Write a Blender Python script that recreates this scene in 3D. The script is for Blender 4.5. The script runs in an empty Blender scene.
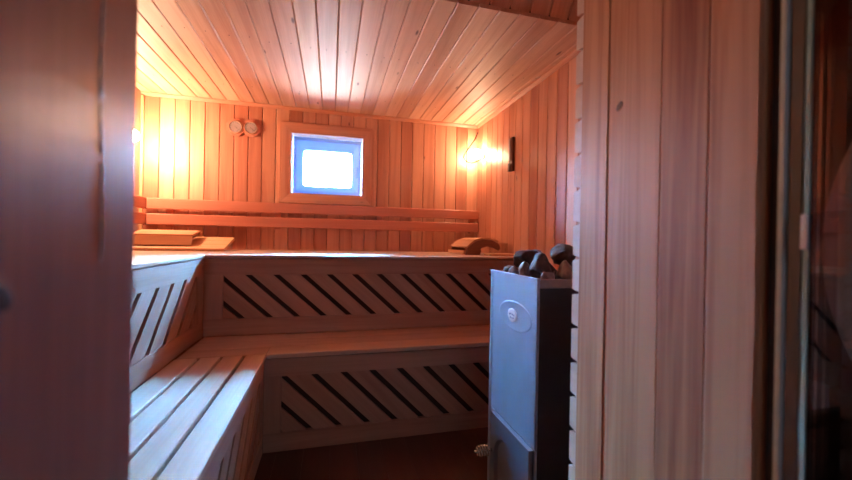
import bpy, bmesh, math, random
from mathutils import Vector, Matrix, noise as mnoise
random.seed(7)
C = bpy.context.scene.collection
V = Vector
PI = math.pi

# ------------------------------------------------------------------ mesh builder
class MB:
    """collects shapes; build() links them as ONE mesh with grain / tone attributes"""
    def __init__(s):
        s.v = []; s.f = []; s.g = []; s.t = []; s.m = []; s.sm = []; s.col_seed = random.random() * 50
    def add(s, verts, faces, grain=None, tone=None, mat=0, smooth=False):
        o = len(s.v); tone = random.random() if tone is None else tone
        s.v += [tuple(p) for p in verts]
        s.g += [tuple(p) for p in (grain if grain else verts)]
        s.t += [tone] * len(verts)
        s.f += [tuple(i + o for i in f) for f in faces]
        s.m += [mat] * len(faces); s.sm += [smooth] * len(faces)
    def grain(s, pts, ax):
        off = V((random.uniform(0, 40), random.uniform(0, 40), random.uniform(0, 40)))
        a = V(ax).normalized()
        b = a.orthogonal().normalized() if abs(a.z) > .9 or True else None
        if abs(a.x) > .9: b = V((0, 1, 0))
        elif abs(a.y) > .9: b = V((1, 0, 0))
        elif abs(a.z) > .9: b = V((1, 0, 0))
        b = (b - a * b.dot(a)).normalized(); c = a.cross(b)
        return [V((V(p).dot(a), V(p).dot(b), V(p).dot(c))) + off for p in pts]
    def extrude(s, poly, origin, u, v, l, length, ax=None, **k):
        """poly in (u,v) plane, extruded along l"""
        origin, u, v, l = V(origin), V(u), V(v), V(l); n = len(poly)
        pts = [origin + u * a + v * b for a, b in poly] + [origin + u * a + v * b + l * length for a, b in poly]
        fs = [tuple(range(n))[::-1], tuple(range(n, 2 * n))]
        fs += [(i, (i + 1) % n, n + (i + 1) % n, n + i) for i in range(n)]
        if u.cross(v).dot(l) < 0: fs = [f[::-1] for f in fs]
        # polygon orientation
        ar = sum(poly[i][0] * poly[(i + 1) % n][1] - poly[(i + 1) % n][0] * poly[i][1] for i in range(n))
        if ar < 0: fs = [f[::-1] for f in fs]
        s.add(pts, fs, s.grain(pts, ax if ax is not None else l), **k)
    def box(s, lo, hi, bev=.002, ax=None, rot=None, pivot=None, segs=1, **k):
        lo, hi = V(lo), V(hi); d = hi - lo
        bm = bmesh.new(); bmesh.ops.create_cube(bm, size=1)
        for q in bm.verts: q.co = V((q.co.x * d.x, q.co.y * d.y, q.co.z * d.z)) + (lo + hi) / 2
        if bev > 0:
            bmesh.ops.bevel(bm, geom=bm.edges[:], offset=min(bev, min(d) * .45), segments=segs, affect='EDGES', profile=.5)
        pts = [q.co.copy() for q in bm.verts]; bm.verts.index_update()
        fs = [tuple(q.index for q in f.verts) for f in bm.faces]; bm.free()
        if ax is None: ax = [(1, 0, 0), (0, 1, 0), (0, 0, 1)][max(range(3), key=lambda i: d[i])]
        gr = s.grain(pts, ax)
        if rot is not None:
            pv = V(pivot) if pivot is not None else (lo + hi) / 2
            pts = [rot @ (p - pv) + pv for p in pts]
        s.add(pts, fs, gr, **k)
    def plank(s, a, b, thick, origin, u, v, l, length, ch=.004, **k):
        """tongue-and-groove board: u across, v outwards, front edges chamfered"""
        poly = [(a, 0), (b, 0), (b, thick - ch), (b - ch, thick), (a + ch, thick), (a, thick - ch)]
        s.extrude(poly, origin, u, v, l, length, **k)
    def tube(s, path, r, n=10, caps=True, **k):
        path = [V(p) for p in path]; pts = []; fs = []
        rr = r if isinstance(r, (list, tuple)) else [r] * len(path)
        prev = None
        for i, p in enumerate(path):
            t = (path[min(i + 1, len(path) - 1)] - path[max(i - 1, 0)]).normalized()
            if prev is None: a = t.orthogonal().normalized()
            else: a = (prev - t * prev.dot(t)).normalized()
            prev = a; b = t.cross(a)
            for j in range(n):
                an = 2 * PI * j / n; pts.append(p + (a * math.cos(an) + b * math.sin(an)) * rr[i])
        for i in range(len(path) - 1):
            for j in range(n):
                fs.append((i * n + j, i * n + (j + 1) % n, (i + 1) * n + (j + 1) % n, (i + 1) * n + j))
        if caps:
            fs.append(tuple(range(n))[::-1]); m = (len(path) - 1) * n; fs.append(tuple(range(m, m + n)))
        s.add(pts, fs, smooth=True, **k)
    def lathe(s, prof, origin, axis, n=32, sx=1., sy=1., ref=None, **k):
        """prof [(r,h)] turned about axis; sx/sy stretch to an ellipse"""
        o = V(origin); w = V(axis).normalized()
        u = V(ref).normalized() if ref else w.orthogonal().normalized()
        v = w.cross(u); pts = []; fs = []
        for r, h in prof:
            for j in range(n):
                an = 2 * PI * j / n
                pts.append(o + u * (r * sx * math.cos(an)) + v * (r * sy * math.sin(an)) + w * h)
        m = len(prof)
        for i in range(m - 1):
            for j in range(n):
                fs.append((i * n + j, i * n + (j + 1) % n, (i + 1) * n + (j + 1) % n, (i + 1) * n + j))
        fs.append(tuple(range(n))[::-1]); fs.append(tuple(range((m - 1) * n, m * n)))
        s.add(pts, fs, **k)
    def build(s, name, mats, parent=None, loc=None):
        mats = mats if isinstance(mats, (list, tuple)) else [mats]
        off = V(loc) if loc is not None else V((0, 0, 0))
        pw = parent
        base = V((0, 0, 0))
        while pw is not None: base += V(pw.location); pw = pw.parent
        sub = base + off
        me = bpy.data.meshes.new(name)
        me.from_pydata([tuple(V(p) - sub) for p in s.v], [], s.f)
        at = me.attributes.new('grain', 'FLOAT_VECTOR', 'POINT'); at.data.foreach_set('vector', [c for p in s.g for c in p])
        at = me.attributes.new('tone', 'FLOAT', 'POINT'); at.data.foreach_set('value', s.t)
        me.polygons.foreach_set('material_index', s.m); me.polygons.foreach_set('use_smooth', s.sm)
        for m in mats: me.materials.append(m)
        bm = bmesh.new(); bm.from_mesh(me); bmesh.ops.recalc_face_normals(bm, faces=bm.faces); bm.to_mesh(me); bm.free()
        me.update()
        o = bpy.data.objects.new(name, me); C.objects.link(o)
        o.location = off
        if parent: o.parent = parent
        return o

def tag(o, label=None, cat=None, group=None, kind=None):
    if label: o['label'] = label
    if cat: o['category'] = cat
    if group: o['group'] = group
    if kind: o['kind'] = kind
    return o
def thing(name, label, cat, loc, group=None):
    o = bpy.data.objects.new(name, None); C.objects.link(o); o.location = loc; o.empty_display_size = .1
    return tag(o, label, cat, group)
def struct(name, mb, mats, label=None, cat=None, parent=None):
    o = mb.build(name, mats, parent)
    if parent is None: tag(o, label, cat, kind='structure')
    return o

# ------------------------------------------------------------------ materials
def nmat(name):
    m = bpy.data.materials.new(name); m.use_nodes = True
    nt = m.node_tree; b = nt.nodes['Principled BSDF']
    return m, nt, b
def wood(name, dark, light, vary=.25, rough=.4, coat=0., streak=1., red=None, knots=0., bump=.15, spec=.5, lumps=0., lo=.36, hi=.72):
    m, nt, b = nmat(name); N = nt.nodes; L = nt.links
    g = N.new('ShaderNodeAttribute'); g.attribute_name = 'grain'
    t = N.new('ShaderNodeAttribute'); t.attribute_name = 'tone'
    def mapped(sc):
        mp = N.new('ShaderNodeMapping'); mp.inputs['Scale'].default_value = sc; L.new(g.outputs['Vector'], mp.inputs['Vector']); return mp
    def noi(sc, detail, rough_=.6, dist=0.):
        n = N.new('ShaderNodeTexNoise'); n.inputs['Scale'].default_value = 1; n.inputs['Detail'].default_value = detail
        n.inputs['Roughness'].default_value = rough_; n.inputs['Distortion'].default_value = dist
        L.new(mapped(sc).outputs['Vector'], n.inputs['Vector']); return n
    n1 = noi((.9, 16 * streak, 16 * streak), 4, .6, .6)      # growth-ring streaks
    n2 = noi((3.5, 130, 130), 2, .5)                          # fibres
    n3 = noi((.5, 4, 4), 2, .5, .3)                           # broad heartwood patches
    def math_(op, a, bb, clamp=False):
        n = N.new('ShaderNodeMath'); n.operation = op; n.use_clamp = clamp
        for i, x in enumerate((a, bb)):
            if isinstance(x, (int, float)): n.inputs[i].default_value = x
            else: L.new(x, n.inputs[i])
        return n.outputs[0]
    f = math_('ADD', math_('MULTIPLY', n1.outputs[0], .62), math_('MULTIPLY', n2.outputs[0], .16))
    f = math_('ADD', f, math_('MULTIPLY', n3.outputs[0], .30))
    f = math_('ADD', f, math_('MULTIPLY', math_('SUBTRACT', t.outputs['Fac'], .5), vary))
    r = N.new('ShaderNodeValToRGB'); e = r.color_ramp.elements
    e[0].position = lo; e[0].color = (*dark, 1); e[1].position = hi; e[1].color = (*light, 1)
    if red: q = e.new((lo + hi) / 2); q.color = (*red, 1)
    L.new(f, r.inputs[0]); col = r.outputs[0]
    if knots > 0:
        vo = N.new('ShaderNodeTexVoronoi'); vo.inputs['Scale'].default_value = 1; vo.inputs['Randomness'].default_value = 1
        L.new(mapped((2.6, 9, 9)).outputs['Vector'], vo.inputs['Vector'])
        kr = N.new('ShaderNodeValToRGB'); ke = kr.color_ramp.elements
        ke[0].position = .05 * knots; ke[0].color = (1, 1, 1, 1); ke[1].position = .11 * knots; ke[1].color = (0, 0, 0, 1)
        L.new(vo.outputs['Distance'], kr.inputs[0])
        mx = N.new('ShaderNodeMix'); mx.data_type = 'RGBA'; L.new(kr.outputs[0], mx.inputs[0]); L.new(col, mx.inputs[6])
        mx.inputs[7].default_value = (dark[0] * .35, dark[1] * .3, dark[2] * .3, 1); col = mx.outputs[2]
    L.new(col, b.inputs['Base Color'])
    b.inputs['Roughness'].default_value = rough; b.inputs['Specular IOR Level'].default_value = spec
    b.inputs['Coat Weight'].default_value = coat; b.inputs['Coat Roughness'].default_value = rough * .6
    bp = N.new('ShaderNodeBump'); bp.inputs['Strength'].default_value = bump; bp.inputs['Distance'].default_value = .002
    L.new(f, bp.inputs['Height'])
    last = bp
    if lumps > 0:
        l1 = N.new('ShaderNodeTexNoise'); l1.inputs['Scale'].default_value = 1; l1.inputs['Detail'].default_value = 2
        L.new(mapped((70, 45, 45)).outputs['Vector'], l1.inputs['Vector'])
        b2 = N.new('ShaderNodeBump'); b2.inputs['Strength'].default_value = lumps; b2.inputs['Distance'].default_value = .006
        L.new(l1.outputs[0], b2.inputs['Height']); L.new(bp.outputs[0], b2.inputs['Normal']); last = b2
    L.new(last.outputs[0], b.inputs['Normal'])
    return m
def plain(name, col, rough=.5, metal=0., spec=.5, var=.08, scale=40, coat=0.):
    m, nt, b = nmat(name); N = nt.nodes; L = nt.links
    tc = N.new('ShaderNodeTexCoord'); n = N.new('ShaderNodeTexNoise'); n.inputs['Scale'].default_value = scale; n.inputs['Detail'].default_value = 3
    L.new(tc.outputs['Object'], n.inputs['Vector'])
    r = N.new('ShaderNodeValToRGB'); e = r.color_ramp.elements
    e[0].position = .3; e[1].position = .7
    e[0].color = (*[c * (1 - var) for c in col], 1); e[1].color = (*[min(1, c * (1 + var)) for c in col], 1)
    L.new(n.outputs[0], r.inputs[0]); L.new(r.outputs[0], b.inputs['Base Color'])
    b.inputs['Roughness'].default_value = rough; b.inputs['Metallic'].default_value = metal; b.inputs['Specular IOR Level'].default_value = spec
    b.inputs['Coat Weight'].default_value = coat
    return m
def milky(name, col):
    m = bpy.data.materials.new(name); m.use_nodes = True; nt = m.node_tree; nt.nodes.clear()
    tc = nt.nodes.new('ShaderNodeTexCoord'); n = nt.nodes.new('ShaderNodeTexNoise'); n.inputs['Scale'].default_value = 12
    r = nt.nodes.new('ShaderNodeValToRGB'); e = r.color_ramp.elements; e[0].color = (*[c * .93 for c in col], 1); e[1].color = (*col, 1)
    nt.links.new(tc.outputs['Object'], n.inputs['Vector']); nt.links.new(n.outputs[0], r.inputs[0])
    d = nt.nodes.new('ShaderNodeBsdfDiffuse'); t = nt.nodes.new('ShaderNodeBsdfTranslucent'); mx = nt.nodes.new('ShaderNodeMixShader'); mx.inputs[0].default_value = .2
    nt.links.new(r.outputs[0], d.inputs[0]); nt.links.new(r.outputs[0], t.inputs[0])
    o = nt.nodes.new('ShaderNodeOutputMaterial'); nt.links.new(d.outputs[0], mx.inputs[1]); nt.links.new(t.outputs[0], mx.inputs[2]); nt.links.new(mx.outputs[0], o.inputs[0]); return m
def emit(name, col, strength):
    m = bpy.data.materials.new(name); m.use_nodes = True; nt = m.node_tree; nt.nodes.clear()
    e = nt.nodes.new('ShaderNodeEmission'); e.inputs[0].default_value = (*col, 1); e.inputs[1].default_value = strength
    o = nt.nodes.new('ShaderNodeOutputMaterial'); nt.links.new(e.outputs[0], o.inputs[0]); return m
def glass(name, tint, refl=.08, rough=.02):
    m = bpy.data.materials.new(name); m.use_nodes = True; nt = m.node_tree; nt.nodes.clear()
    t = nt.nodes.new('ShaderNodeBsdfTransparent'); t.inputs[0].default_value = (*tint, 1)
    g = nt.nodes.new('ShaderNodeBsdfGlossy'); g.inputs['Roughness'].default_value = rough
    fr = nt.nodes.new('ShaderNodeFresnel'); fr.inputs[0].default_value = 1.45 if refl < .1 else 2.1
    mx = nt.nodes.new('ShaderNodeMixShader'); nt.links.new(fr.outputs[0], mx.inputs[0])
    nt.links.new(t.outputs[0], mx.inputs[1]); nt.links.new(g.outputs[0], mx.inputs[2])
    o = nt.nodes.new('ShaderNodeOutputMaterial'); nt.links.new(mx.outputs[0], o.inputs[0]); return m

M = dict(
    wall=wood('wall_planks', (.42, .145, .085), (.66, .32, .20), vary=.30, rough=.42, knots=.5, spec=.4),
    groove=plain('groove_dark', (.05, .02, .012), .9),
    ceil=wood('ceiling_planks', (.38, .165, .098), (.64, .37, .245), vary=.36, rough=.56, knots=.75, spec=.6, bump=.25),
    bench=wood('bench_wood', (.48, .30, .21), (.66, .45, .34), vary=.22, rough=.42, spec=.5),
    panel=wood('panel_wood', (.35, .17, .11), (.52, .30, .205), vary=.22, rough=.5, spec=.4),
    back=wood('backrest_wood', (.44, .13, .075), (.60, .22, .14), vary=.2, rough=.45),
    jamb=wood('jamb_wood', (.20, .042, .018), (.56, .25, .13), vary=.16, rough=.48, red=(.42, .155, .07), streak=1.8, spec=.5, bump=.2, lo=.40, hi=.66),
    post=wood('post_wood', (.27, .10, .08), (.48, .21, .165), vary=.15, rough=.3, streak=.9, spec=.6, lumps=.06),
    strip=wood('strip_wood', (.52, .36, .30), (.70, .52, .45), vary=.2, rough=.5),
    head=wood('headrest_wood', (.46, .20, .10), (.66, .34, .18), vary=.25, rough=.45),
    floor=wood('floor_wood', (.05, .018, .011), (.085, .031, .018), vary=.06, rough=.38, spec=.5),
    ante=wood('anteroom_wood', (.40, .31, .27), (.56, .46, .40), vary=.25, rough=.5),
    darkwood=wood('dark_wood', (.05, .012, .008), (.10, .03, .016), rough=.4),
    varnish_glint=plain('varnish_run_glint', (.50, .46, .52), .3, coat=.7, spec=.9),  # raised varnish run; its pale bluish colour stands for a highlight
    white=plain('white_paint', (.8, .8, .78), .5),
    sash=milky('sash_bloom', (.52, .74, .95)),  # pale blue translucent sash, imitating the bloom of daylight over the frame
    steel=plain('stove_paint', (.40, .50, .64), .38, .75, var=.05, scale=9),
    stdoor=plain('stove_door_paint', (.28, .33, .42), .35, .8, var=.06, scale=12),
    bright=plain('bright_steel', (.62, .62, .62), .25, 1.),
    black=plain('black_sheet', (.012, .012, .014), .5),
    rim=plain('rim_steel', (.32, .27, .25), .45, .6),
    rock=plain('stove_stone', (.080, .045, .032), .75, var=.5, scale=28),
    rockpale=plain('pale_stone', (.27, .19, .16), .7, var=.5, scale=22),
    dial=plain('dial_face', (.34, .27, .27), .3, coat=.5),
    brass=plain('dial_rim', (.55, .30, .20), .35, .3),
    ink=plain('ink', (.04, .02, .02), .6),
    plaque=plain('plaque_enamel', (.74, .74, .78), .35),
    plaqueink=plain('plaque_ink', (.25, .28, .42), .5),
    cord=plain('cord_rubber', (.012, .004, .003), .8, spec=.1),
    hinge=plain('hinge_chrome', (.55, .62, .66), .3, .7),
    gasket=plain('grey_seal', (.62, .70, .76), .45),
    seal_dark=plain('dark_seal', (.10, .08, .07), .6),
    edge=plain('glass_edge', (.30, .42, .38), .25),
    plaster=plain('plaster', (.30, .25, .22), .8, var=.05, scale=6),
)
M['bulb'] = emit('lamp_glass_glow', (1.0, .62, .37), 360)
M['bulb_left'] = emit('lamp_glass_glow_left', (1.0, .63, .38), 1150)
M['anteglow'] = emit('anteroom_daylight', (.70, .84, 1.), 2.4)
M['pane'] = glass('window_glass', (.97, .99, 1.))
M['doorglass'] = glass('door_glass', (.88, .88, .86), .2)

# ------------------------------------------------------------------ dimensions (metres; eye height 1 m)
D, R, XL, H = 3.065, 1.251, -1.327, 2.017         # back wall, right wall, left wall, ceiling
YF = .846                                          # inner face of the front wall
YR = 1.50                                          # the low ceiling stops here
ZU, ZL, DU, DL, XU, XW = .897, .46, 2.184, 1.82, -.646, -.284
P = .0985                                          # board width
T = .018
WX0, WX1, WZ0, WZ1 = -.312, .242, 1.348, 1.819     # window opening

# ------------------------------------------------------------------ room shell
# floor: boards running along the room
f = MB(); x = XL - .1
while x < R + .1:
    f.plank(.0002, .1198, .02, (x, -2.4, -.02), (1, 0, 0), (0, 0, 1), (0, 1, 0), 5.6, ch=.0006); x += .12
f.box((XL - .12, -2.4, -.08), (R + .12, 3.3, -.02), 0, mat=1)
struct('floor', f, [M['floor'], M['groove']], 'dark red-brown plank floor in front of the benches', 'floor')

# back wall: upright boards round the window opening
w = MB(); k = -2
x0 = -1.3135 - P
xs = [x0 + P * i for i in range(28)]
for a in xs:
    b = a + P; aa, bb = max(a, XL), min(b, R + .012)
    if bb - aa < .004: continue
    g = .0012
    segs = [(.0, H)]
    if bb > WX0 and aa < WX1: segs = [(0, WZ0 - .004), (WZ1 + .004, H)]
    if aa < WX0 < bb or aa < WX1 < bb: segs = [(0, WZ0 - .004), (WZ1 + .004, H)]
    tn = random.random()
    for z0, z1 in segs:
        w.plank(aa + g, bb - g, T, (0, D + T, z0), (1, 0, 0), (0, -1, 0), (0, 0, 1), z1 - z0, ch=.0042, tone=tn)
    # narrow fillers beside the opening
    if aa < WX0 < bb: w.box((aa + g, D, WZ0 - .004), (WX0, D + T, WZ1 + .004), .001, ax=(0, 0, 1), tone=tn)
    if aa < WX1 < bb: w.box((WX1, D, WZ0 - .004), (bb - g, D + T, WZ1 + .004), .001, ax=(0, 0, 1), tone=tn)
yb = D + T
for lo, hi in [((XL - .15, yb, -.02), (WX0 - .02, yb + .16, 2.6)), ((WX1 + .02, yb, -.02), (R + .15, yb + .16, 2.6)),
               ((WX0 - .02, yb, -.02), (WX1 + .02, yb + .16, WZ0 - .02)), ((WX0 - .02, yb, WZ1 + .02), (WX1 + .02, yb + .16, 2.6))]:
    w.box(lo, hi, 0, mat=1)
struct('wall_back', w, [M['wall'], M['groove']], 'orange-lit back wall of upright pine boards around the window', 'wall')

# right wall
w = MB(); y = 2.957 + P
while y > YF - P:
    a, b = y - P, y; aa, bb = max(a, YF + .001), min(b, D)
    if bb - aa > .008:
        w.plank(aa + .0012, bb - .0012, T, (R + T, 0, 0), (0, 1, 0), (-1, 0, 0), (0, 0, 1), 2.40 if aa < YR else H, ch=.0042)
    y -= P
w.box((R + T, .35, -.02), (R + T + .12, D + .1, 2.6), 0, mat=1)
struct('wall_right', w, [M['wall'], M['groove']], 'right wall of upright pine boards behind the stove', 'wall')
# left wall
w = MB(); y = D
while y > YF - P:
    aa = max(y - P, .5)
    w.plank(aa + .0012, y - .0012, T, (XL - T, 0, 0), (0, 1, 0), (1, 0, 0), (0, 0, 1), 2.40 if aa < YR else H, ch=.0042)
    y -= P
w.box((XL - T - .12, .35, -.02), (XL - T, D + .1, 2.6), 0, mat=1)
struct('wall_left', w, [M['wall'], M['groove']], 'left wall of upright pine boards beside the upper bench', 'wall')

# ceiling: boards running away from the door, ending at a riser
c = MB(); x = -.87 - 6 * P
def nail(mb, x, y):
    mb.lathe([(.0032, 0), (.0026, -.0012)], (x, y, H), (0, 0, 1), n=8, mat=2)
while x < R:
    aa, bb = max(x, XL), min(x + P, R)
    if bb - aa > .01:
        c.plank(aa + .0012, bb - .0012, T, (0, YR, H + T), (1, 0, 0), (0, 0, -1), (0, 1, 0), D - YR, ch=.0042)
        nail(c, (aa + bb) / 2 + random.uniform(-.01, .01), 2.06 + random.uniform(-.012, .012))
        nail(c, (aa + bb) / 2 + random.uniform(-.01, .01), 2.72 + random.uniform(-.012, .012))
    x += P
c.box((XL - .1, YR, H + T), (R + .1, D + .1, H + T + .05), 0, mat=1)
# riser towards the door: boards on edge, tilted to catch light bounced from below
x = -.87 - 6 * P + P * .5
sl = V((0, -.5, .866)); sn = V((0, -.866, -.5))
while x < R:
    aa, bb = max(x, XL), min(x + P, R)
    if bb - aa > .01:
        c.plank(aa + .0012, bb - .0012, T, V((0, YR, H + T)) - sn * T, (1, 0, 0), sn, sl, .48, ch=.0042)
    x += P
c.box((XL - .1, YF - .4, 2.40), (R + .1, YR + .1, 2.46), 0, mat=0)
c.extrude([(-.02, 0), (.5, 0), (.5, .03), (-.02, .03)], V((XL - .1, YR, H + T)) - sn * T, sl, -sn, (1, 0, 0), R - XL + .2, mat=1)
struct('ceiling', c, [M['ceil'], M['groove'], M['ink']], 'varnished pine board ceiling stepping up near the door', 'ceiling')

# cornice strips under the ceiling
q = .022
t = MB(); t.extrude([(0, 0), (q, 0), (q, -.006), (.006, -q), (0, -q)], (XL + .0, D, H), (0, -1, 0), (0, 0, 1), (1, 0, 0), R - XL)
struct('trim_1', t, [M['wall']], 'thin cornice strip along the top of the back wall', 'trim')
t = MB(); t.extrude([(0, 0), (q, 0), (q, -.006), (.006, -q), (0, -q)], (R, YR, H), (-1, 0, 0), (0, 0, 1), (0, 1, 0), D - YR - q)
struct('trim_2', t, [M['wall']], 'thin cornice strip along the top of the right wall', 'trim')
t = MB(); t.box((XL, D - .02, .90), (XL + .02, D, H - q), .003)
struct('trim_3', t, [M['head']], 'thin upright corner strip beside the left lamp', 'trim')

# front wall (the wall the doorway is in): horizontal boards inside, their ends show at the doorway
w = MB(); HX0, HX1, HZ = -.42, .62, 1.86; AX1_ = 1.0
zz = .42 - 5 * .09
while zz < 2.4:
    z0, z1 = max(zz, 0), min(zz + .09, 2.4)
    if z1 - z0 > .02:
        ch = .006
        poly = [(0, z0 + .0002), (.006, z0 + .0002), (.006, z0 + .0032), (.022, z0 + .0048), (.032, z0 + .008), (.032, z1 - .008), (.022, z1 - .0048), (.006, z1 - .0032), (.006, z1 - .0002), (0, z1 - .0002)]
        w.extrude(poly, (HX1, .814, 0), (0, 1, 0), (0, 0, 1), (1, 0, 0), R - HX1)
        w.extrude(poly, (XL, .814, 0), (0, 1, 0), (0, 0, 1), (1, 0, 0), HX0 - XL)
        if z0 > HZ: w.extrude(poly, (HX0, .814, 0), (0, 1, 0), (0, 0, 1), (1, 0, 0), HX1 - HX0)
    zz += .09
w.box((HX1 + .02, .40, 0), (R + .14, .812, 2.46), 0, mat=2)
w.box((XL - .14, .40, 0), (HX0, .812, 2.46), 0, mat=2)
w.box((HX0, .40, HZ), (HX1 + .02, .812, 2.46), 0, mat=1)
zz = 0.
while zz < 2.40:
    w.plank(zz + .001, min(zz + .119, 2.4), .012, (HX1 + .085, .40, 0), (0, 0, 1), (0, -1, 0), (1, 0, 0), AX1_ - HX1 - .085, ch=.004, mat=2); zz += .12
struct('wall_front', w, [M['strip'], M['groove'], M['ante']], 'stacked board ends of the front wall beside the stove', 'wall')

# lining boards of the right door reveal
t = MB()
for a, b, pr in ((.7212, .8135, .002), (.5805, .7208, .0), (.487, .5801, .0004)):
    t.box((.617 - pr, a, 0), (.64, b, HZ), .0012, ax=(0, 0, 1))
# a knot with its dark heart
t.lathe([(.008, 0), (.007, .0008), (.003, .0012)], (.617, .688, 1.305), (-1, 0, 0), n=14, sx=1., sy=1.5, mat=1)
struct('trim_4', t, [M['jamb'], M['darkwood']], 'knotty pine boards lining the right side of the doorway', 'door lining')
t = MB(); t.box((.612, .404, 0), (.70, .4845, HZ), .004, ax=(0, 0, 1))
struct('trim_5', t, [M['jamb']], 'plain brown upright of the right door frame', 'door frame')
t = MB(); t.box((-.318, -.10, 0), (-.218, .493, HZ + .1), .003, ax=(0, 0, 1), segs=2)
t.lathe([(.008, 0), (.007, .0003), (.003, .0004)], (-.218, .3165, .954), (1, 0, 0), n=16, sx=1., sy=1.3, mat=1)
pth = []; rr_ = []
for i in range(120):
    tt = i / 119; z = .93 + .44 * tt
    pth.append((-.2212, .4265 + .003 * math.sin(tt * 9) + .0012 * mnoise.noise(V((z * 60, 0, 3))), z))
    rr_.append(max(.0006, (.0046 + .0022 * mnoise.noise(V((z * 75, 2, 0)))) * min(1, tt * 8, (1 - tt) * 8)))
t.tube(pth, rr_, 10, mat=2)
struct('trim_6', t, [M['post'], M['darkwood'], M['varnish_glint']], 'glossy varnished dark post close by on the left of the doorway', 'door frame')
t = MB(); t.box((HX0, .404, HZ - .04), (.70, .4845, HZ), .004); t.box((HX0, .487, HZ - .02), (.64, .8135, HZ), .003)
struct('trim_7', t, [M['jamb']], 'head board across the top of the doorway', 'door frame')

# anteroom behind the camera
AX0, AX1, AY = -1.30, 1.00, -2.30
w = MB(); zz = 0.
while zz < 2.4:
    w.plank(zz + .001, zz + .119, T, (AX1 + T, AY, 0), (0, 0, 1), (-1, 0, 0), (0, 1, 0), .386 - AY, ch=.004); zz += .12
w.box((AX1 + T, AY - .1, -.02), (AX1 + T + .1, .40, 2.5), 0, mat=1)
for z in (1.065, .972): w.box((AX1 - .012, AY, z - .012), (AX1 - .0005, .386, z + .012), .003)
struct('wall_anteroom_right', w, [M['ante'], M['groove']], 'dim plank wall seen through the open glass door', 'wall')
w = MB(); w.box((AX0 - .1, AY - .1, -.02), (AX0, .40, 2.5), 0); struct('wall_anteroom_left', w, [M['plaster']], 'plain anteroom wall left of the doorway', 'wall')
w = MB(); w.box((AX0, AY - .1, -.02), (AX1, AY, 2.5), 0); struct('wall_anteroom_rear', w, [M['plaster']], 'plain anteroom wall facing the doorway', 'wall')
w = MB(); w.box((AX0 - .1, AY - .1, 2.40), (AX1 + .12, .40, 2.46), 0); struct('ceiling_anteroom', w, [M['plaster']], 'plain anteroom ceiling', 'ceiling')
w2 = thing('window_2', 'frosted daylight window in the anteroom behind the doorway', 'window', (.35, AY, 1.0)); w2['kind'] = 'structure'
for nm, lo_, hi_ in (('frame', (-.12, AY, .95), (-.05, AY + .04, 2.05)), ('frame', (.75, AY, .95), (.82, AY + .04, 2.05)), ('frame', (-.05, AY, .95), (.75, AY + .04, 1.02)), ('frame', (-.05, AY, 1.98), (.75, AY + .04, 2.05))):
    b = MB(); b.box(lo_, hi_, .004); b.build(nm, M['white'], w2)
b = MB(); b.box((-.05, AY + .008, 1.02), (.75, AY + .014, 1.98), 0); b.build('frosted_pane', M['anteglow'], w2)

# ------------------------------------------------------------------ window
win = thing('window_1', 'small bright window in the back wall', 'window', ((WX0 + WX1) / 2, D, WZ0)); win['kind'] = 'structure'
c = MB(); cw = .078; y0, y1 = D - .016, D
X0, X1, Z0, Z1 = WX0 - cw, WX1 + cw, WZ0 - cw, WZ1 + cw
for poly in ([(X0, Z0), (X1, Z0), (WX1, WZ0), (WX0, WZ0)], [(X0, Z1), (WX0, WZ1), (WX1, WZ1), (X1, Z1)],
             [(X0, Z0 + .001), (WX0, WZ0 + .001), (WX0, WZ1 - .001), (X0, Z1 - .001)], [(X1, Z0 + .001), (X1, Z1 - .001), (WX1, WZ1 - .001), (WX1, WZ0 + .001)]):
    horiz = abs(poly[0][0] - poly[1][0]) > .3 or abs(poly[2][0] - poly[1][0]) > .3
    c.extrude(poly, (0, y1, 0), (1, 0, 0), (0, 0, 1), (0, -1, 0), .016, ax=(1, 0, 0) if horiz else (0, 0, 1))
c.box((X0 - .010, D - .008, Z0 - .010), (X0, D, Z1), .002); c.box((X1, D - .008, Z0 - .010), (X1 + .022, D, Z1), .002); c.box((X0, D - .008, Z1), (X1, D, Z1 + .008), .002)
c.build('casing', M['wall'], win)
c = MB(); yl = D + .19; th = .02
c.box((WX0 - th, D + .001, WZ0 - th), (WX0, yl, WZ1 + th), .0005); c.box((WX1, D + .001, WZ0 - th), (WX1 + th, yl, WZ1 + th), .0005)
c.box((WX0, D + .001, WZ1), (WX1, yl, WZ1 + th), .0005); c.box((WX0, D + .001, WZ0 - th), (WX1, yl, WZ0), .0005)
c.build('reveal_lining', M['white'], win)
# sash: outer frame, inner frame rounded to imitate bloom round the pane
PX0, PX1, PZ0, PZ1 = -.232, .162, 1.424, 1.722
ys = D + .095
def rrect(x0, x1, z0, z1, r, n=6):
    pts = []
    for cx, cz, a0 in ((x1 - r, z1 - r, 0), (x0 + r, z1 - r, PI / 2), (x0 + r, z0 + r, PI), (x1 - r, z0 + r, 1.5 * PI)):
        for i in range(n + 1):
            a = a0 + i / n * PI / 2; pts.append((cx + r * math.cos(a), cz + r * math.sin(a)))
    return pts
def ring_mesh(mb, outer, inner, yf, yi, yb, **k):
    n = len(outer)
    pts = [V((a, yf, b)) for a, b in outer] + [V((a, yi, b)) for a, b in inner] + [V((a, yb, b)) for a, b in inner] + [V((a, yb, b)) for a, b in outer]
    fs = []
    for L0 in range(4):
        L1 = (L0 + 1) % 4
        for i in range(n):
            j = (i + 1) % n; fs.append((L0 * n + i, L0 * n + j, L1 * n + j, L1 * n + i))
    mb.add(pts, fs, **k)
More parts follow.
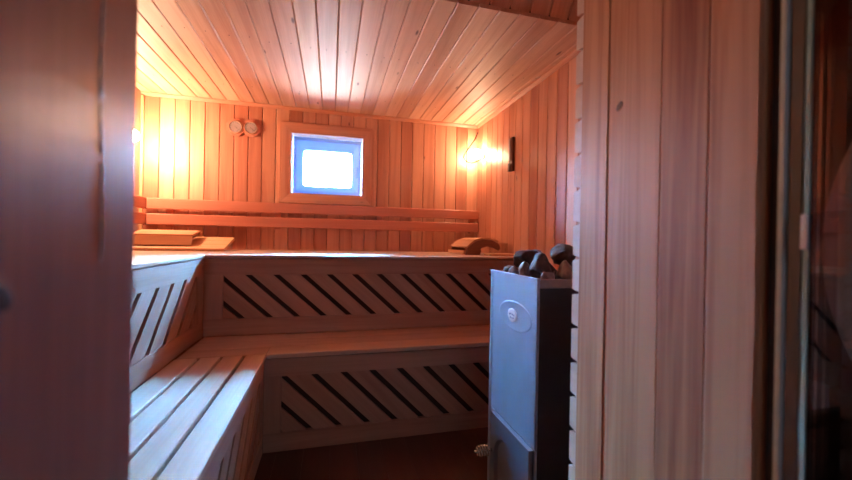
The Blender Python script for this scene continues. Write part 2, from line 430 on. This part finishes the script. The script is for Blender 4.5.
s_ = MB(); ring_mesh(s_, rrect(WX0 + .006, WX1 - .006, WZ0 + .006, WZ1 - .006, .004), rrect(WX0 + .03, WX1 - .03, WZ0 + .03, WZ1 - .03, .006), ys - .012, ys - .010, ys + .06)
ring_mesh(s_, rrect(WX0 + .028, WX1 - .028, WZ0 + .028, WZ1 - .028, .006), rrect(PX0, PX1, PZ0, PZ1, .03), ys, ys + .022, ys + .055)
s_.build('sash', M['sash'], win)
g_ = MB(); g_.box((PX0 - .01, ys + .036, PZ0 - .01), (PX1 + .01, ys + .042, PZ1 + .01), 0); g_.build('pane', M['pane'], win)
h = MB(); h.box((WX1 - .052, ys - .012, 1.545), (WX1 - .034, ys + .002, 1.60), .003); h.box((WX1 - .049, ys - .04, 1.50), (WX1 - .037, ys - .028, 1.585), .004); h.box((WX1 - .047, ys - .032, 1.565), (WX1 - .039, ys - .008, 1.58), .001)
h.build('window_handle', M['sash'], win)

# ------------------------------------------------------------------ benches
def clip(poly, x0, x1, z0, z1):
    def cut(pts, ins, inter):
        out = []
        for i in range(len(pts)):
            a, b = pts[i], pts[(i + 1) % len(pts)]
            if ins(a): out.append(a)
            if ins(a) != ins(b): out.append(inter(a, b))
        return out
    def lerp(a, b, t): return (a[0] + (b[0] - a[0]) * t, a[1] + (b[1] - a[1]) * t)
    for axis, val, sg in ((0, x0, 1), (0, x1, -1), (1, z0, 1), (1, z1, -1)):
        if not poly: return poly
        poly = cut(poly, lambda p: (p[axis] - val) * sg >= 0, lambda a, b: lerp(a, b, (val - a[axis]) / (b[axis] - a[axis])))
    return poly
def panel(root, origin, u, nrm, a0, a1, z_bot, z0, z1, z_top, stiles, first, step, slope, slot, mats):
    """framed bench front: u along, nrm outwards; diagonal boards with open slots between"""
    origin, u, nrm = V(origin), V(u), V(nrm); up = V((0, 0, 1)); th = .02
    def rail(n_, za, zb):
        m = MB(); m.extrude([(a0, za), (a1, za), (a1, zb), (a0, zb)], origin - nrm * th, u, up, nrm, th, ax=u); m.build(n_, mats, root)
    rail('top_rail', z1 + .0008, z_top); rail('bottom_rail', z_bot, z0 - .0008)
    for (sa, sb) in stiles:
        m = MB(); m.extrude([(sa, z0), (sb, z0), (sb, z1), (sa, z1)], origin - nrm * th, u, up, nrm, th, ax=up); m.build('stile', mats, root)
    inner = [(stiles[0][1], stiles[-1][0])] if len(stiles) > 1 else [(stiles[0][1], a1)]
    m = MB(); hh = z1 - z0
    for ia, ib in inner:
        k = -30
        while k < 60:
            x = first + k * step                      # slot's upper end at x
            hw = slot / 2
            bl = [(x + hw, z1), (x + step - hw, z1), (x + step - hw + slope * hh, z0), (x + hw + slope * hh, z0)]
            pl = clip(bl, ia + .0008, ib - .0008, z0, z1)
            if len(pl) > 2:
                m.extrude(pl, origin - nrm * .016, u, up, nrm, .013, ax=(u * slope - up).normalized())
            k += 1
    m.build('diagonal_slats', mats, root)
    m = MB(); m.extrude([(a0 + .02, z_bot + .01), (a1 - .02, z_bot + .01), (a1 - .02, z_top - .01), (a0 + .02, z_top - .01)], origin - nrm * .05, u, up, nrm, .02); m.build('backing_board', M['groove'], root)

GB = 'sauna benches in two tiers'
# upper bench at the back
ub = thing('sauna_bench', 'upper bench along the back wall under the window', 'bench', (.3, 2.6, ZL), GB)
m = MB(); yy = DU - .006; wd = (D - .002 - yy) / 8
for i in range(8): m.box((XU + .002 if i == 0 else XU + .002, yy + wd * i + .0006, ZU - .016), (R - .002, yy + wd * (i + 1) - .0006, ZU), .0025, ax=(1, 0, 0))
m.build('seat', M['bench'], ub)
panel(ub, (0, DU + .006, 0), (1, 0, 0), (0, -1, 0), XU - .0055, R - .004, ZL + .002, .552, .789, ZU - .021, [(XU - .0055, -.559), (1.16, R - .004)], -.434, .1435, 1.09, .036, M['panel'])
m = MB(); m.box((XU + .03, DU + .06, ZU - .055), (R - .03, DU + .10, ZU - .0165), .002); m.build('bearer', M['panel'], ub)
m = MB(); m.box((XU + .03, D - .06, ZU - .055), (R - .03, D - .02, ZU - .0165), .002); m.build('bearer', M['panel'], ub)
# upper bench on the left
ul = thing('sauna_bench', 'upper bench along the left wall behind the door post', 'bench', (-1., 1.9, ZL), GB)
m = MB(); n = 7; wd = (XU - (XL + .002)) / n
for i in range(n): m.box((XL + .002 + wd * i + .0006, .86, ZU - .016), (XL + .002 + wd * (i + 1) - .0006, D - .004, ZU), .0025, ax=(0, 1, 0))
m.build('seat', M['bench'], ul)
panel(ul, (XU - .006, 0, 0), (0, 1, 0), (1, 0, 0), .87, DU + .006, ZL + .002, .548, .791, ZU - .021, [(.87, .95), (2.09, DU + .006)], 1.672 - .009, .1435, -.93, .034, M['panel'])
m = MB(); m.box((XU - .10, .90, ZU - .055), (XU - .06, D - .1, ZU - .0165), .002); m.build('bearer', M['panel'], ul)
m = MB(); m.box((XL + .02, .90, ZU - .055), (XL + .06, D - .1, ZU - .0165), .002); m.build('bearer', M['panel'], ul)
# lower bench at the back
lb = thing('sauna_bench', 'lower bench step below the back upper bench', 'bench', (.3, 2.0, 0), GB)
m = MB(); ys_ = [DL - .006, DL + .118, DL + .242, DU + .004]
for i in range(3): m.box((XW + .0072 if i == 0 else XU + .001, max(ys_[i], DL + .0) + .0006 if i else ys_[i], ZL - .022), (R - .002, ys_[i + 1] - .0006, ZL), .0025, ax=(1, 0, 0))
m.box((XU + .001, DL + .001, ZL - .022), (XW + .0068, ys_[1] - .0006, ZL), .0025, ax=(1, 0, 0))
m.build('seat', M['bench'], lb)
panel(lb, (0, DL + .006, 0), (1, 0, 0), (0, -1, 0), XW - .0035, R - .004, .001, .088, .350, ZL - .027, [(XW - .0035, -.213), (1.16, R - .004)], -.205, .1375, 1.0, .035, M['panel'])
m = MB(); m.box((XU + .03, DL + .06, ZL - .07), (R - .03, DL + .10, ZL - .0225), .002); m.build('bearer', M['panel'], lb)
m = MB(); m.box((XU + .03, DU - .05, ZL - .07), (R - .03, DU - .01, ZL - .0225), .002); m.build('bearer', M['panel'], lb)
# lower bench on the left: four slats with open gaps
ll = thing('sauna_bench', 'lower slatted bench on the left beside the door post', 'bench', (-.46, 1.35, 0), GB)
m = MB(); ed = [XU + .004, -.555, -.462, -.370, XW + .006]
for i in range(4): m.box((ed[i] + (.006 if i else -.008), .86, ZL - .022), (ed[i + 1] - (.006 if i < 3 else 0), DL - .0005, ZL), .003, ax=(0, 1, 0))
m.build('seat', M['bench'], ll)
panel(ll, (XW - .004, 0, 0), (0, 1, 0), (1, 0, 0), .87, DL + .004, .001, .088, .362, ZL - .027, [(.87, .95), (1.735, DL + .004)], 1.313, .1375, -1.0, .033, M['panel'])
m = MB(); m.box((XU + .004, .8685, .002), (XW - .026, .886, ZL - .0725), .002, ax=(1, 0, 0)); m.build('end_panel', M['panel'], ll)
for y in (.89, 1.38, 1.76):
    m = MB(); m.box((XU + .01, y, ZL - .07), (XW - .03, y + .04, ZL - .0225), .002); m.build('bearer', M['panel'], ll)

# ------------------------------------------------------------------ backrests
def backrest(label, loc, lo_hi_rails, blocks):
    r = thing('backrest', label, 'backrest', loc, 'backrests of the upper benches')
    for lo, hi in lo_hi_rails:
        m = MB(); m.box(lo, hi, .004); m.build('rail', M['back'], r)
    for lo, hi in blocks:
        m = MB(); m.box(lo, hi, .002, ax=(0, 0, 1)); m.build('spacer', M['back'], r)
yr0, yr1 = D - .066, D - .044
backrest('two-rail backrest on the back wall under the window', (0, D - .05, 1.07),
         [((-1.262, yr0, 1.183), (1.246, yr1, 1.260)), ((-1.262, yr0, 1.072), (1.246, yr1, 1.150))],
         [((x, yr1, 1.06), (x + .045, D, 1.25)) for x in (-1.15, -.42, .36, 1.17)])
backrest('two-rail backrest on the left wall beside the post', (XL + .05, 2., 1.07),
         [((XL + .044, .95, 1.183), (XL + .062, D - .004, 1.262)), ((XL + .044, .95, 1.072), (XL + .062, D - .004, 1.152))],
         [((XL, y, 1.06), (XL + .044, y + .045, 1.25)) for y in (1.05, 1.8, 2.6)])

# ------------------------------------------------------------------ headrests and boards on the upper bench
# tilted slatted board
sb = thing('slatted_board', 'tilted slatted wooden board under the left headrest', 'duckboard', (-.98, 2.70, ZU))
ang = math.atan2(.076, .285); u = V((0, math.cos(ang), math.sin(ang))); nn = V((0, -math.sin(ang), math.cos(ang)))
m = MB(); o = V((-1.245, 2.695, ZU + .001))
for i in range(3):
    a, b = i * .097, i * .097 + .093
    m.extrude([(a + .002, 0), (b - .002, 0), (b, .002), (b, .018), (b - .002, .02), (a + .002, .02), (a, .018), (a, .002)], o, u, nn, (1, 0, 0), .562)
m.build('slats', M['head'], sb)
for x in (-1.2, -.77):
    m = MB(); m.extrude([(.02, -.001), (.28, -.001), (.28, -.07), (.272, -.074)], (x, 2.695, ZU + .001), u, nn, (1, 0, 0), .022); m.build('support', M['head'], sb)
def headrest(label, origin, u, l, length, prof_top, th, feet):
    """slats following a profile, carried by two shaped side panels. u: along the profile, l: along the slats"""
    r = thing('headrest', label, 'headrest', origin, 'wooden headrests on the upper bench')
    o, u, l = V(origin), V(u), V(l); up = V((0, 0, 1))
    m = MB()
    for i in range(len(prof_top) - 1):
        if prof_top[i] is None or prof_top[i + 1] is None: continue
        a, b = V((*prof_top[i], 0)), V((*prof_top[i + 1], 0)); d = (b - a).normalized(); n = V((-d.y, d.x, 0))
        if n.y < 0: n = -n
        a2, b2 = a + d * .0012, b - d * .0012
        pl = [a2, b2, b2 + n * th, a2 + n * th]
        m.extrude([(p.x, p.y) for p in pl], o, u, up, l, length)
    m.build('slats', M['head'], r)
    for off in feet:
        m = MB(); m.extrude([(x, y) for x, y in side], o + l * off, u, up, l, .02, ax=u); m.build('side_panel', M['darkpanel'], r)
    return r
M['darkpanel'] = wood('headrest_side', (.22, .07, .035), (.34, .13, .07), rough=.5)
# left headrest resting on the tilted board (front slat slopes steeply, top slat rises to the back)
pt = [(0, .0), (.012, .052), (.075, .075), (.145, .092), (.165, .082)]
side = [(.012, .0), (.014, .048), (.075, .072), (.144, .088), (.152, .07), (.10, .052), (.062, .028), (.04, .012)]
def board_z(y): return ZU + .0225 + (y - 2.695) * math.tan(ang)
o1 = V((-1.24, 2.735, board_z(2.735) + .001))
pt = [(.0, .001), (.014, .062), (.085, .078), (.155, .092), (.200, .086)]
side = [(.004, .002), (.016, .058), (.085, .076), (.155, .090), (.196, .084), (.196, .068), (.15, .060), (.09, .048), (.055, .026), (.03, .010)]
headrest('wooden headrest lying on the tilted board at left', o1, (0, 1, 0), (1, 0, 0), .352, pt, .012, (.02, .31))
# right headrest
side = [(.0, .001), (.105, .001), (.118, .03), (.105, .045), (.16, .062), (.215, .052), (.255, .034), (.268, .05), (.258, .082), (.20, .106), (.13, .112), (.07, .095), (.012, .055)]
pt = [(-.009, .002), (-.006, .032), None, (.006, .050), (.068, .097), (.128, .113), (.195, .110), (.250, .092)]
headrest('curved wooden headrest at the right end of the back bench', (.922, 2.43, ZU + .0005), (.985, .02, 0), (0, 1, 0), .36, pt, .012, (.004, .335))
fb = MB(); fb.box((1.045, 2.30, ZU + .0005), (1.243, 2.415, ZU + .0165), .004)
o = fb.build('wooden_board', M['head'], None, (1.14, 2.36, ZU)); tag(o, 'small flat wooden board in front of the right headrest', 'board')

# ------------------------------------------------------------------ gauges on the back wall
ga = thing('wall_gauge', 'twin round sauna gauges on a wooden plate left of the window', 'thermometer', (-.663, D, 1.82))
GC = [(-.711, 1.823), (-.605, 1.825)]
for cx, cz in GC:
    m = MB(); rr = .069
    pl = [(cx + rr * math.cos(PI / 8 + i * PI / 4), cz + rr * math.sin(PI / 8 + i * PI / 4)) for i in range(8)]
    m.extrude(pl, (0, D - .0005, 0), (1, 0, 0), (0, 0, 1), (0, -1, 0), .012 if cx < -.66 else .0115, ax=(1, 0, 0)); m.build('plate', M['back'], ga)
for cx, cz in GC:
    d = MB(); d.lathe([(.048, 0), (.048, .009), (.046, .012), (.042, .012), (.041, .006)], (cx, D - .012, cz), (0, -1, 0), smooth=False); d_ = d.build('dial', M['brass'], ga)
    q = MB(); q.lathe([(.0415, 0), (.0415, .0075)], (cx, D - .012, cz), (0, -1, 0)); q.build('dial_face', M['dial'], d_)
    q = MB()
    for i in range(13):
        a = -.35 * PI + PI * 1.7 * i / 12; p = V((cx + .034 * math.cos(a), D - .0198, cz + .034 * math.sin(a)))
        q.box(p - V((.0045, .0004, .001)), p + V((.0045, .0004, .001)), 0, rot=Matrix.Rotation(-a, 3, 'Y'))
    q.build('tick_marks', M['ink'], d_)
    q = MB(); p = V((cx + .012, D - .0203, cz)); q.box(p - V((.02, .0005, .0012)), p + V((.02, .0005, .0012)), 0, rot=Matrix.Rotation(.7, 3, 'Y'), pivot=(cx, D - .0203, cz)); q.build('needle', M['ink'], d_)

# narrow gauge on the right wall
wt = thing('wall_thermometer', 'narrow dark upright gauge on the right wall near the lamp', 'thermometer', (R, 2.40, 1.62))
m = MB(); m.box((R - .020, 2.372, 1.50), (R - .0005, 2.425, 1.742), .003); m.build('back_board', M['darkwood'], wt)
m = MB(); m.box((R - .025, 2.402, 1.575), (R - .0202, 2.424, 1.735), .002); m.build('scale', M['dial'], wt)
m = MB(); m.box((R - .029, 2.398, 1.50), (R - .0202, 2.426, 1.56), .003); m.build('end_block', M['darkwood'], wt)

# ------------------------------------------------------------------ corner lamps
def corner_lamp(label, pos, wall_pt, nrm, cord, bulb):
    r = thing('wall_lamp', label, 'lamp', wall_pt, 'corner lamps')
    p, wpt, nrm = V(pos), V(wall_pt), V(nrm)
    m = MB(); m.lathe([(.036, 0), (.036, .012), (.028, .02), (.02, .03)], wpt, nrm, n=24, smooth=False); m.build('base', M['white'], r)
    m = MB(); d = (p - wpt).normalized(); L_ = (p - wpt).length
    m.lathe([(.018, .0), (.03, .012), (.038, .03), (.040, .046), (.036, .062), (.024, .076), (.008, .083)], p - d * .042, d, n=24, smooth=True); m.build('globe', M[bulb], r)
    m = MB(); m.tube([wpt + nrm * .01, p - d * .04], .016); m.build('socket', M['white'], r)
    # smooth the cord through its points
    pts = [V(c_) for c_ in cord]; path = []
    for i in range(len(pts) - 1):
        p0, p1, p2, p3 = pts[max(i - 1, 0)], pts[i], pts[i + 1], pts[min(i + 2, len(pts) - 1)]
        for k in range(8):
            t = k / 8; path.append(.5 * ((2 * p1) + (p2 - p0) * t + (2 * p0 - 5 * p1 + 4 * p2 - p3) * t * t + (3 * p1 - p0 - 3 * p2 + p3) * t ** 3))
    path.append(pts[-1])
    m = MB(); m.tube(path, .0052, 8); m.build('cord', M['cord'], r)
    return r
corner_lamp('glowing lamp with a looped cord in the right back corner', (1.190, 2.93, 1.735), (R, 2.93, 1.735), (-1, 0, 0),
            [(1.247, 3.058, 1.96), (1.200, 3.0, 1.885), (1.190, 2.99, 1.873), (1.140, 2.99, 1.80), (1.095, 2.99, 1.718), (1.141, 2.985, 1.672), (1.20, 2.96, 1.68), (1.236, 2.935, 1.72)], 'bulb')
corner_lamp('glowing lamp on the left wall hidden behind the post', (-1.262, 2.79, 1.64), (XL, 2.79, 1.64), (1, 0, 0),
            [(-1.322, 2.79, 2.0), (-1.318, 2.79, 1.85), (-1.312, 2.79, 1.67)], 'bulb_left')

# ------------------------------------------------------------------ stove
SX, SY0, SY1, SZ = .64, 1.046, 1.398, .881
st = thing('sauna_stove', 'grey-blue steel sauna stove with a coil-handled fire door', 'stove', (.85, 1.19, 0))
m = MB()   # body: four black sheets, open top, and a firebox lid the stones lie on
x1, t_ = 1.06, .004
m.box((SX + .012, SY0 + .008, .02), (x1, SY0 + .014, SZ - .03), .001); m.box((SX + .012, SY1 - .014, .02), (x1, SY1 - .008, SZ - .03), .001)
m.box((x1 - .006, SY0 + .014, .02), (x1, SY1 - .014, SZ - .03), .001); m.box((SX + .014, SY0 + .014, .02), (x1 - .006, SY1 - .014, .03), .001)
m.box((SX + .014, SY0 + .014, .822), (x1 - .006, SY1 - .014, .832), .001)
m.build('body', M['black'], st)
for fx in (SX + .05, x1 - .06):
    for fy in (SY0 + .04, SY1 - .08):
        m = MB(); m.box((fx, fy, 0), (fx + .04, fy + .04, .02), .002); m.build('foot', M['black'], st)
m = MB()   # steel rim round the stone basket
m.box((SX + .006, SY0 + .004, SZ - .032), (x1 + .003, SY0 + .014, SZ - .002), .002); m.box((SX + .006, SY1 - .014, SZ - .032), (x1 + .003, SY1 - .004, SZ - .002), .002)
m.box((x1 - .006, SY0 + .014, SZ - .032), (x1 + .003, SY1 - .014, SZ - .002), .002)
m.build('top_rim', M['rim'], st)
# front sheet with folded flanges; opening for the door
DY0, DY1, DZ0, DZ1 = 1.054, 1.352, .045, .330
m = MB()
m.box((SX, SY0, DZ1 + .001), (SX + .010, SY1, SZ), .002); m.box((SX, DY1, .02), (SX + .010, SY1, DZ1 + .0005), .002); m.box((SX, SY0, .02), (SX + .010, DY0, DZ1 + .0005), .002)
m.box((SX, DY0, .02), (SX + .010, DY1, DZ0), .002)
m.box((SX - .003, SY1 - .022, .02), (SX, SY1 - .004, SZ - .004), .001)
m.box((SX - .002, SY0, SZ - .006), (SX + .012, SY1, SZ + .001), .001)
m.build('front_panel', M['steel'], st)
# stamped oval
m = MB(); CY, CZ = 1.195, .733
m.lathe([(.121, 0), (.117, .0015), (.111, .0016), (.105, .0006), (.05, .0004), (.02, .0004)], (SX + .0002, CY, CZ), (-1, 0, 0), n=48, sx=1., sy=.44, ref=(0, 1, 0), smooth=True); m.build('stamped_oval', M['steel'], st)
pq = MB(); pq.lathe([(.034, 0), (.034, .0025), (.030, .004), (.01, .0042)], (SX, CY + .012, CZ), (-1, 0, 0), n=32, sx=1., sy=.72, ref=(0, 1, 0), smooth=True); p_ = pq.build('badge', M['plaque'], st)
pq = MB()
for k, (yy, zz) in enumerate(((.016, .004), (.006, .006), (-.006, .005), (-.016, .003), (.009, -.007), (-.003, -.008), (-.013, -.007))):
    pq.box((SX - .0052, CY + .012 + yy - .0035, CZ + zz - .0035), (SX - .0032, CY + .012 + yy + .0025, CZ + zz + .003), .0005, rot=Matrix.Rotation(.5, 3, 'X'))
pq.build('worn_lettering', M['plaqueink'], p_)
# fire door with an arched recess
m = MB()
arch = [(DY1 - .045, DZ0 + .02)]
cy_, rz = (DY0 + DY1) / 2 + .0, .085
for i in range(17):
    a = PI * i / 16; arch.append((cy_ + .108 * math.cos(a), .185 + rz * math.sin(a)))
arch.append((DY0 + .045, DZ0 + .02))
outer = []
for (yy, zz) in arch:     # matching outline points on the door edge
    if zz > .185 + .001:
        tt = (yy - cy_) / .108; outer.append((cy_ + tt * (DY1 - DY0 - .008) / 2, DZ1 - .003))
    else: outer.append((DY1 - .004 if yy > cy_ else DY0 + .004, max(zz, 0) if zz > DZ0 + .03 else DZ0 + .003))
outer[1] = (DY1 - .004, DZ1 - .003); outer[-2] = (DY0 + .004, DZ1 - .003)
n = len(arch); XO = SX - .014
pts = [V((XO, a, b)) for a, b in outer] + [V((XO, a, b)) for a, b in arch] + [V((XO + .012, cy_ + (a - cy_) * .93, .16 + (b - .16) * .93)) for a, b in arch] + [V((SX + .004, a, b)) for a, b in outer]
fs = []
for i in range(n):
    j = (i + 1) % n
    fs += [(i, j, n + j, n + i), (n + i, n + j, 2 * n + j, 2 * n + i), (3 * n + i, 3 * n + j, j, i)]
fs.append(tuple(range(2 * n, 3 * n))); fs.append(tuple(range(3 * n, 4 * n))[::-1])
m.add(pts, fs); dr = m.build('fire_door', M['stdoor'], st)
# coil handle on the far edge of the door
m = MB(); hb = V((XO, 1.332, .180)); hd = V((-.95, .05, -.02)).normalized()
m.tube([hb, hb + hd * .016], [.006, .005], 10)
path = []; e1 = V((0, .3, .95)).normalized(); e2 = hd.cross(e1).normalized()
for i in range(97):
    tt = i / 96; a = tt * 2 * PI * 5; r_ = .0155 + .005 * math.sin(PI * tt)
    path.append(hb + hd * (.012 + .050 * tt) + (e1 * math.cos(a) + e2 * math.sin(a)) * r_)
m.tube(path, .0027, 6); m.tube([hb + hd * .02, hb + hd * .07], .004, 8)
m.build('coil_handle', M['bright'], dr)

# stones: one object each, heaped on the stove
def rock_mesh(seed, sx, sy, sz):
    rnd = random.Random(seed); bm = bmesh.new(); bmesh.ops.create_icosphere(bm, subdivisions=3, radius=1)
    off = V((seed * 3.1, seed * 1.7, seed * .9))
    planes = [(V((rnd.gauss(0, 1), rnd.gauss(0, 1), rnd.gauss(0, 1))).normalized(), rnd.uniform(.66, .92)) for _ in range(12)]
    for q in bm.verts:
        p = q.co.copy()
        for nrm, dd in planes:
            e_ = p.dot(nrm) - dd
            if e_ > 0: p -= nrm * e_
        p *= 1 + .10 * mnoise.noise(p * 2.2 + off) + .05 * mnoise.noise(p * 6 + off)
        q.co = V((p.x * sx, p.y * sy, p.z * sz))
    me = bpy.data.meshes.new('stone'); bm.to_mesh(me); bm.free(); return me
rocks = [  # centre x, y, z, half sizes, pale?
    (.692, 1.350, .872, .030, .026, .034, 0), (.686, 1.291, .874, .022, .026, .032, 1), (.752, 1.300, .934, .052, .066, .044, 0),
    (.696, 1.228, .890, .024, .024, .036, 1), (.722, 1.162, .908, .042, .042, .054, 0), (.706, 1.096, .872, .032, .026, .034, 1),
    (.778, 1.097, .890, .034, .034, .050, 1), (.818, 1.178, .952, .050, .048, .042, 0),
    (.858, 1.102, .880, .036, .036, .044, 0), (.845, 1.320, .880, .042, .050, .040, 0), (.950, 1.30, .888, .052, .055, .045, 0),
    (.955, 1.200, .890, .042, .042, .048, 0), (.980, 1.105, .880, .045, .040, .042, 0), (.845, 1.200, .872, .048, .046, .032, 0),
]
RL = ['small dark stone at the far corner of the stove top', 'small pale stone lying under the wide dark stone', 'wide dark stone lying across the far end of the heap',
      'pale angular upright stone at the middle of the stove front edge', 'big dark rounded stone at the middle of the front edge', 'pale brown stone at the near front corner of the stove top',
      'pale brown stone at the near rim below the topmost stone', 'topmost dark stone beside the wall board ends',
      'dark stone at the near rim half hidden by the wall boards', 'dark stone at the far back of the heap', 'dark stone in the far right back corner of the stove top',
      'dark stone against the right rim of the stove top', 'dark stone in the near right back corner of the stove top', 'dark stone in the centre of the heap under the topmost one']
for i, (x, y, z, sx, sy, sz, pale) in enumerate(rocks):
    me = rock_mesh(i + 3, sx, sy, sz); me.materials.append(M['rockpale' if pale else 'rock'])
    o = bpy.data.objects.new('stone', me); C.objects.link(o); o.location = (x, y, z)
    o.rotation_euler = (random.uniform(-.25, .25), random.uniform(-.25, .25), random.uniform(0, 3))
    tag(o, RL[i], 'stone', 'stones heaped on the stove')

# ------------------------------------------------------------------ open glass door at the right
gd = thing('glass_door', 'open glass door leaf at the right edge of the doorway', 'door', (.63, .1, .01))
m = MB(); m.box((.624, -.34, .01), (.632, .351, 1.80), .001); m.build('glass_pane', M['doorglass'], gd)
m = MB(); m.box((.6235, .3512, .01), (.6325, .3585, 1.80), .001); m.build('polished_edge', M['edge'], gd)
for z in (.25, 1.02, 1.6):
    m = MB(); m.box((.619, .3505, z - .024), (.6232, .3590, z + .024), .001); m.build('hinge_plate', M['hinge'], gd)
t = MB(); t.box((.622, .378, 0), (.632, .389, HZ), .003); t.box((.626, .361, 0), (.70, .378, HZ), .001, mat=1); t.box((.632, .3782, 0), (.70, .4035, HZ), .001, mat=1)
struct('trim_8', t, [M['gasket'], M['seal_dark']], 'pale grey sealing strip between door frame and glass door', 'door seal')

# ------------------------------------------------------------------ daylight, camera, view
W = bpy.data.worlds.new('daylight'); bpy.context.scene.world = W; W.use_nodes = True
bg = W.node_tree.nodes['Background']; bg.inputs[1].default_value = 1500
wn = W.node_tree.nodes; wl = W.node_tree.links
tcw = wn.new('ShaderNodeTexCoord'); sx_ = wn.new('ShaderNodeSeparateXYZ'); wl.new(tcw.outputs['Generated'], sx_.inputs[0])
rw = wn.new('ShaderNodeValToRGB'); mr = wn.new('ShaderNodeMapRange'); mr.inputs[1].default_value = -1; mr.inputs[2].default_value = 1
wl.new(sx_.outputs['Z'], mr.inputs[0]); wl.new(mr.outputs[0], rw.inputs[0]); wl.new(rw.outputs[0], bg.inputs[0])
ew = rw.color_ramp.elements
ew[0].position = .50; ew[0].color = (.040, .042, .045, 1); ew[1].position = .74; ew[1].color = (.11, .49, 1., 1)
for ps, cl_ in ((.53, (.046, .056, .066)), (.60, (.055, .13, .23)), (.67, (.11, .40, .80))):
    e_ = ew.new(ps); e_.color = (*cl_, 1)

cam = bpy.data.cameras.new('camera'); co = bpy.data.objects.new('camera', cam); C.objects.link(co)
cam.sensor_width = 36; cam.lens = 368.16 / 852 * 36; cam.clip_start = .02
yaw, pit, rol = .2527, -.0008, -.0185
fw = V((math.sin(yaw) * math.cos(pit), math.cos(yaw) * math.cos(pit), math.sin(pit)))
rt = V((math.cos(yaw), -math.sin(yaw), 0)); upv = rt.cross(fw)
# image is turned by rol: right = cos*rt + sin*up
r2 = rt * math.cos(rol) - upv * math.sin(rol); u2 = rt * math.sin(rol) + upv * math.cos(rol)
co.matrix_world = Matrix(((r2.x, u2.x, -fw.x, 0), (r2.y, u2.y, -fw.y, 0), (r2.z, u2.z, -fw.z, 1.0), (0, 0, 0, 1)))
cam.dof.use_dof = True; cam.dof.focus_distance = 1.7; cam.dof.aperture_fstop = 1.9
sc = bpy.context.scene; sc.camera = co
sc.view_settings.view_transform = 'Standard'; sc.view_settings.look = 'None'; sc.view_settings.gamma = 1; sc.view_settings.exposure = -0.3
try: sc.view_settings.use_curve_mapping = False
except Exception: pass
sc.cycles.use_denoising = True
sc.cycles.max_bounces = 10; sc.cycles.diffuse_bounces = 6; sc.cycles.transparent_max_bounces = 12
sc.cycles.sample_clamp_indirect = 8
